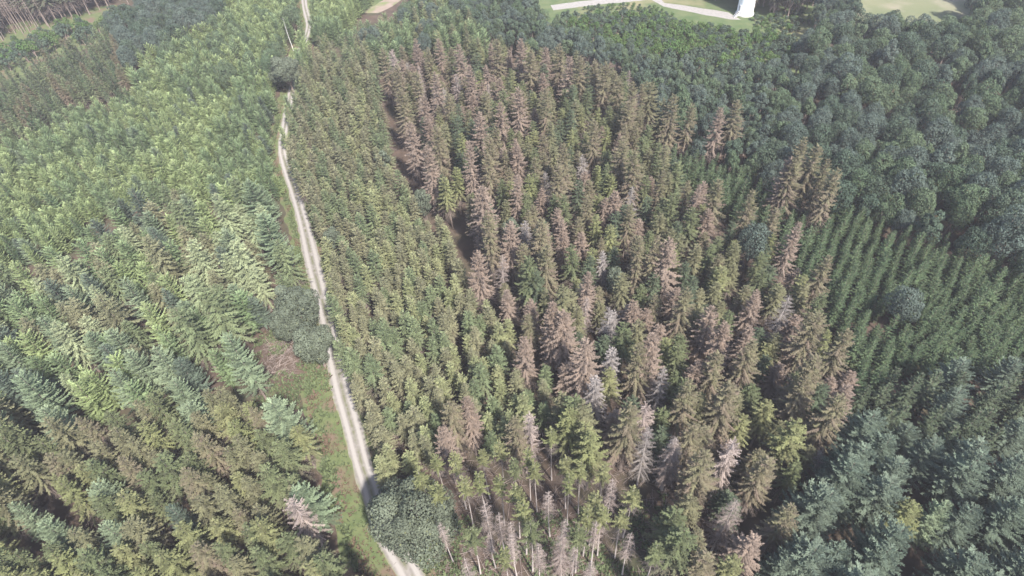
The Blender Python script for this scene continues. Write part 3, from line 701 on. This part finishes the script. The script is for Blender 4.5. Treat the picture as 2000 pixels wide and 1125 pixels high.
def mass(kind, L):
    """the trees past the limit, or outside the frame: one object of points that carry the kind's shapes"""
    me = bpy.data.meshes.new(kind + '_mass'); me.from_pydata([tuple(d['pos']) for d in L], [], [])
    me.attributes.new('var', 'INT', 'POINT').data.foreach_set('value', [d['var'] for d in L])
    me.attributes.new('rz', 'FLOAT', 'POINT').data.foreach_set('value', [d['rz'] for d in L])
    sc_ = []
    for d in L: sc_ += list(d['sc'])
    me.attributes.new('size', 'FLOAT_VECTOR', 'POINT').data.foreach_set('vector', sc_)
    nm = kind.replace('_tree', '_forest')
    o = link(nm, me, kind='stuff', label='mass of ' + NOUN[kind] + ' trees filling the farther part of the stand', category='forest')
    ng = bpy.data.node_groups.new(nm, 'GeometryNodeTree')
    ng.interface.new_socket('Geometry', in_out='INPUT', socket_type='NodeSocketGeometry'); ng.interface.new_socket('Geometry', in_out='OUTPUT', socket_type='NodeSocketGeometry')
    N, K = ng.nodes, ng.links
    gi = N.new('NodeGroupInput'); go = N.new('NodeGroupOutput'); jn = N.new('GeometryNodeJoinGeometry'); K.new(jn.outputs[0], go.inputs[0])
    def attr(name, typ):
        a = N.new('GeometryNodeInputNamedAttribute'); a.data_type = typ; a.inputs['Name'].default_value = name; return a.outputs['Attribute']
    va, rz, sz = attr('var', 'INT'), attr('rz', 'FLOAT'), attr('size', 'FLOAT_VECTOR')
    cx = N.new('ShaderNodeCombineXYZ'); K.new(rz, cx.inputs['Z'])
    for vi in sorted({d['var'] for d in L}):
        src = KIND[kind][vi][1]
        cmp = N.new('FunctionNodeCompare'); cmp.data_type = 'INT'; cmp.operation = 'EQUAL'
        ii = [s for s in cmp.inputs if s.enabled and s.type == 'INT'] or [cmp.inputs[2], cmp.inputs[3]]
        K.new(va, ii[0]); ii[1].default_value = vi
        oi = N.new('GeometryNodeObjectInfo'); oi.inputs['Object'].default_value = src; oi.inputs['As Instance'].default_value = True
        ip = N.new('GeometryNodeInstanceOnPoints')
        K.new(gi.outputs[0], ip.inputs['Points']); K.new(cmp.outputs[0], ip.inputs['Selection']); K.new(oi.outputs['Geometry'], ip.inputs['Instance'])
        K.new(cx.outputs[0], ip.inputs['Rotation']); K.new(sz, ip.inputs['Scale']); K.new(ip.outputs[0], jn.inputs[0])
    md = o.modifiers.new('stand', 'NODES'); md.node_group = ng
place()

# ------------------------------------------------------------------ wind turbine
def turbine():
    b = unp(1454, 27); H = 98.0
    root = bpy.data.objects.new('wind_turbine', None); col.objects.link(root); root.location = b
    root['label'] = 'white tapered wind turbine tower standing in the far clearing'; root['category'] = 'wind turbine'
    def rad(z): return 2.55 - 1.05 * z / H
    m = MB(); m.tube([Vector((0, 0, -.5)), Vector((0, 0, .35))], [2.95, 2.9], 32); link('foundation', m.mesh('foundation', [M['concrete']]), root)
    cuts = [.35, 18, 40, 66, H]
    for a, c in zip(cuts, cuts[1:]):
        m = MB(); m.tube([Vector((0, 0, a)), Vector((0, 0, c - .12))], [rad(a), rad(c)], 40, cap=False); link('tower_section', m.mesh('tower_section', [M['white']], True), root)
        m = MB(); m.tube([Vector((0, 0, c - .16)), Vector((0, 0, c))], [rad(c) + .04] * 2, 40); link('flange', m.mesh('flange', [M['white']]), root)
    door = MB(); door.box((-2.2, -1.25, 2.3), (.30, .5, 1.05)); link('door', door.mesh('door', [M['steel']]), root)
    st = MB()
    for i in range(5): st.box((-3.9 + i * .3, -1.7, .12 + i * .24), (.16, .6, .12 + i * .12))
    link('entrance_steps', st.mesh('entrance_steps', [M['concrete']]), root)
    nb = MB(); nb.box((0, 3.0, H + 2.0), (1.9, 6.0, 2.0)); link('nacelle', nb.mesh('nacelle', [M['white']]), root)
    hb = MB(); hb.tube([Vector((0, -3.0, H + 2)), Vector((0, -4.6, H + 2)), Vector((0, -5.6, H + 2))], [1.7, 1.5, .4], 20); hub = link('hub', hb.mesh('hub', [M['white']]), root)
    for k in range(3):
        bl = MB(); a = math.radians(90 + 120 * k); d = Vector((math.cos(a), 0, math.sin(a))); c = Vector((0, -4.2, H + 2))
        bl.tube([c + d * q for q in (1.2, 4, 9, 25, 40)], [.9, 1.0, 1.35, .7, .1], 8); link('blade', bl.mesh('blade', [M['white']], True), hub)
turbine()

# ------------------------------------------------------------------ ground cover
def cover():
    r = random.Random(5)
    g = MB()                                        # grass and bramble tufts on the verges
    for _ in range(9000):
        i = r.randrange(2, len(TRACK) - 2); p = TRACK[i]; t = (TRACK[i + 1] - TRACK[i - 1]).normalized(); s = Vector((t.y, -t.x, 0))
        off = r.uniform(HW + .1, 3.4) if r.random() < .35 else -r.uniform(HW + .1, verge_left(p.y) + .6)
        q = p + s * off + t * r.uniform(-1, 1); n = noise.noise(Vector((q.x * .25, q.y * .25, 2)))
        if p.y > 150 and r.random() < .6: continue
        hgt = (.25 + .45 * max(0, n) + (.25 if abs(off) > 4 else 0)) * r.uniform(.6, 1.3); z = gz(q.x, q.y)
        for k in range(5):
            a = r.uniform(0, 6.28); g.kite(Vector((q.x, q.y, z)), hvec(a) * hgt * r.uniform(.5, 1.1) + Vector((0, 0, hgt * r.uniform(.5, 1))), hvec(a + 1.57), hgt * .30, r.random(), 1. if n < -.12 and r.random() < .8 else 0., .15)
    link('grass', g.mesh('grass', [M['tuft']]), kind='stuff', label='tufts of grass and bracken along the edges of the track', category='grass')
    u = MB()                                        # undergrowth on the open floor of the thinned stand and by the oaks
    poly = [(830, 1000), (1000, 1010), (1300, 960), (1330, 1130), (1290, 1180), (760, 1180), (790, 1100)]
    for _ in range(4200):
        x, y = (r.uniform(760, 1330), r.uniform(960, 1180)) if r.random() < .7 else (r.uniform(495, 650), r.uniform(630, 800))
        if x > 700 and not inside(poly, x, y): continue
        q = unp(x, y); n = noise.noise(Vector((q.x * .22, q.y * .22, 7)))
        if n < -.08 or track_dist(q)[0] < HW + .3: continue
        hgt = r.uniform(.25, .6)
        for k in range(6):
            a = r.uniform(0, 6.28); u.kite(Vector((q.x, q.y, q.z)), hvec(a) * hgt * r.uniform(.6, 1.2) + Vector((0, 0, hgt * r.uniform(.3, 1))), hvec(a + 1.57), hgt * .3, r.random(), 1. if r.random() < .1 else 0., .15)
    link('undergrowth', u.mesh('undergrowth', [M['tuft']]), kind='stuff', label='low green brambles on the open forest floor', category='undergrowth')
    s = MB()                                        # fallen twigs
    for _ in range(1500):
        x, y = r.uniform(760, 1420), r.uniform(850, 1180); q = unp(x, y); a = r.uniform(0, 6.28); L = r.uniform(.6, 2.8)
        if track_dist(q)[0] < HW + .5: continue
        s.tube([Vector((q.x, q.y, q.z + .06)), Vector((q.x, q.y, q.z + r.uniform(.08, .35))) + hvec(a) * L], [.035, .015], 3, spray=r.random(), cap=False)
    for _ in range(350):
        x, y = r.uniform(520, 575), r.uniform(665, 730); q = unp(x, y); a = r.uniform(0, 6.28)
        s.tube([Vector((q.x, q.y, q.z + .06)), Vector((q.x, q.y, q.z + r.uniform(.08, .5))) + hvec(a) * r.uniform(.6, 2)], [.035, .015], 3, spray=r.random(), cap=False)
    link('brushwood', s.mesh('brushwood', [M['dead']]), kind='stuff', label='fallen dead twigs strewn over the thinned forest floor', category='debris')
cover()

# ------------------------------------------------------------------ haze
def haze():
    m, t, N, L = new_mat('haze_air')
    v = N.new('ShaderNodeVolumePrincipled'); v.inputs['Density'].default_value = .00028; v.inputs['Color'].default_value = (.97, .94, 1, 1); v.inputs['Anisotropy'].default_value = .0
    o = N.new('ShaderNodeOutputMaterial'); L.new(v.outputs[0], o.inputs['Volume'])
    b = MB(); b.box((0, 0, 54), (3700, 3700, 57.5))
    me = b.mesh('haze', [m]); link('haze', me, kind='stuff', label='thin pale summer haze over the whole forest', category='haze')
haze()
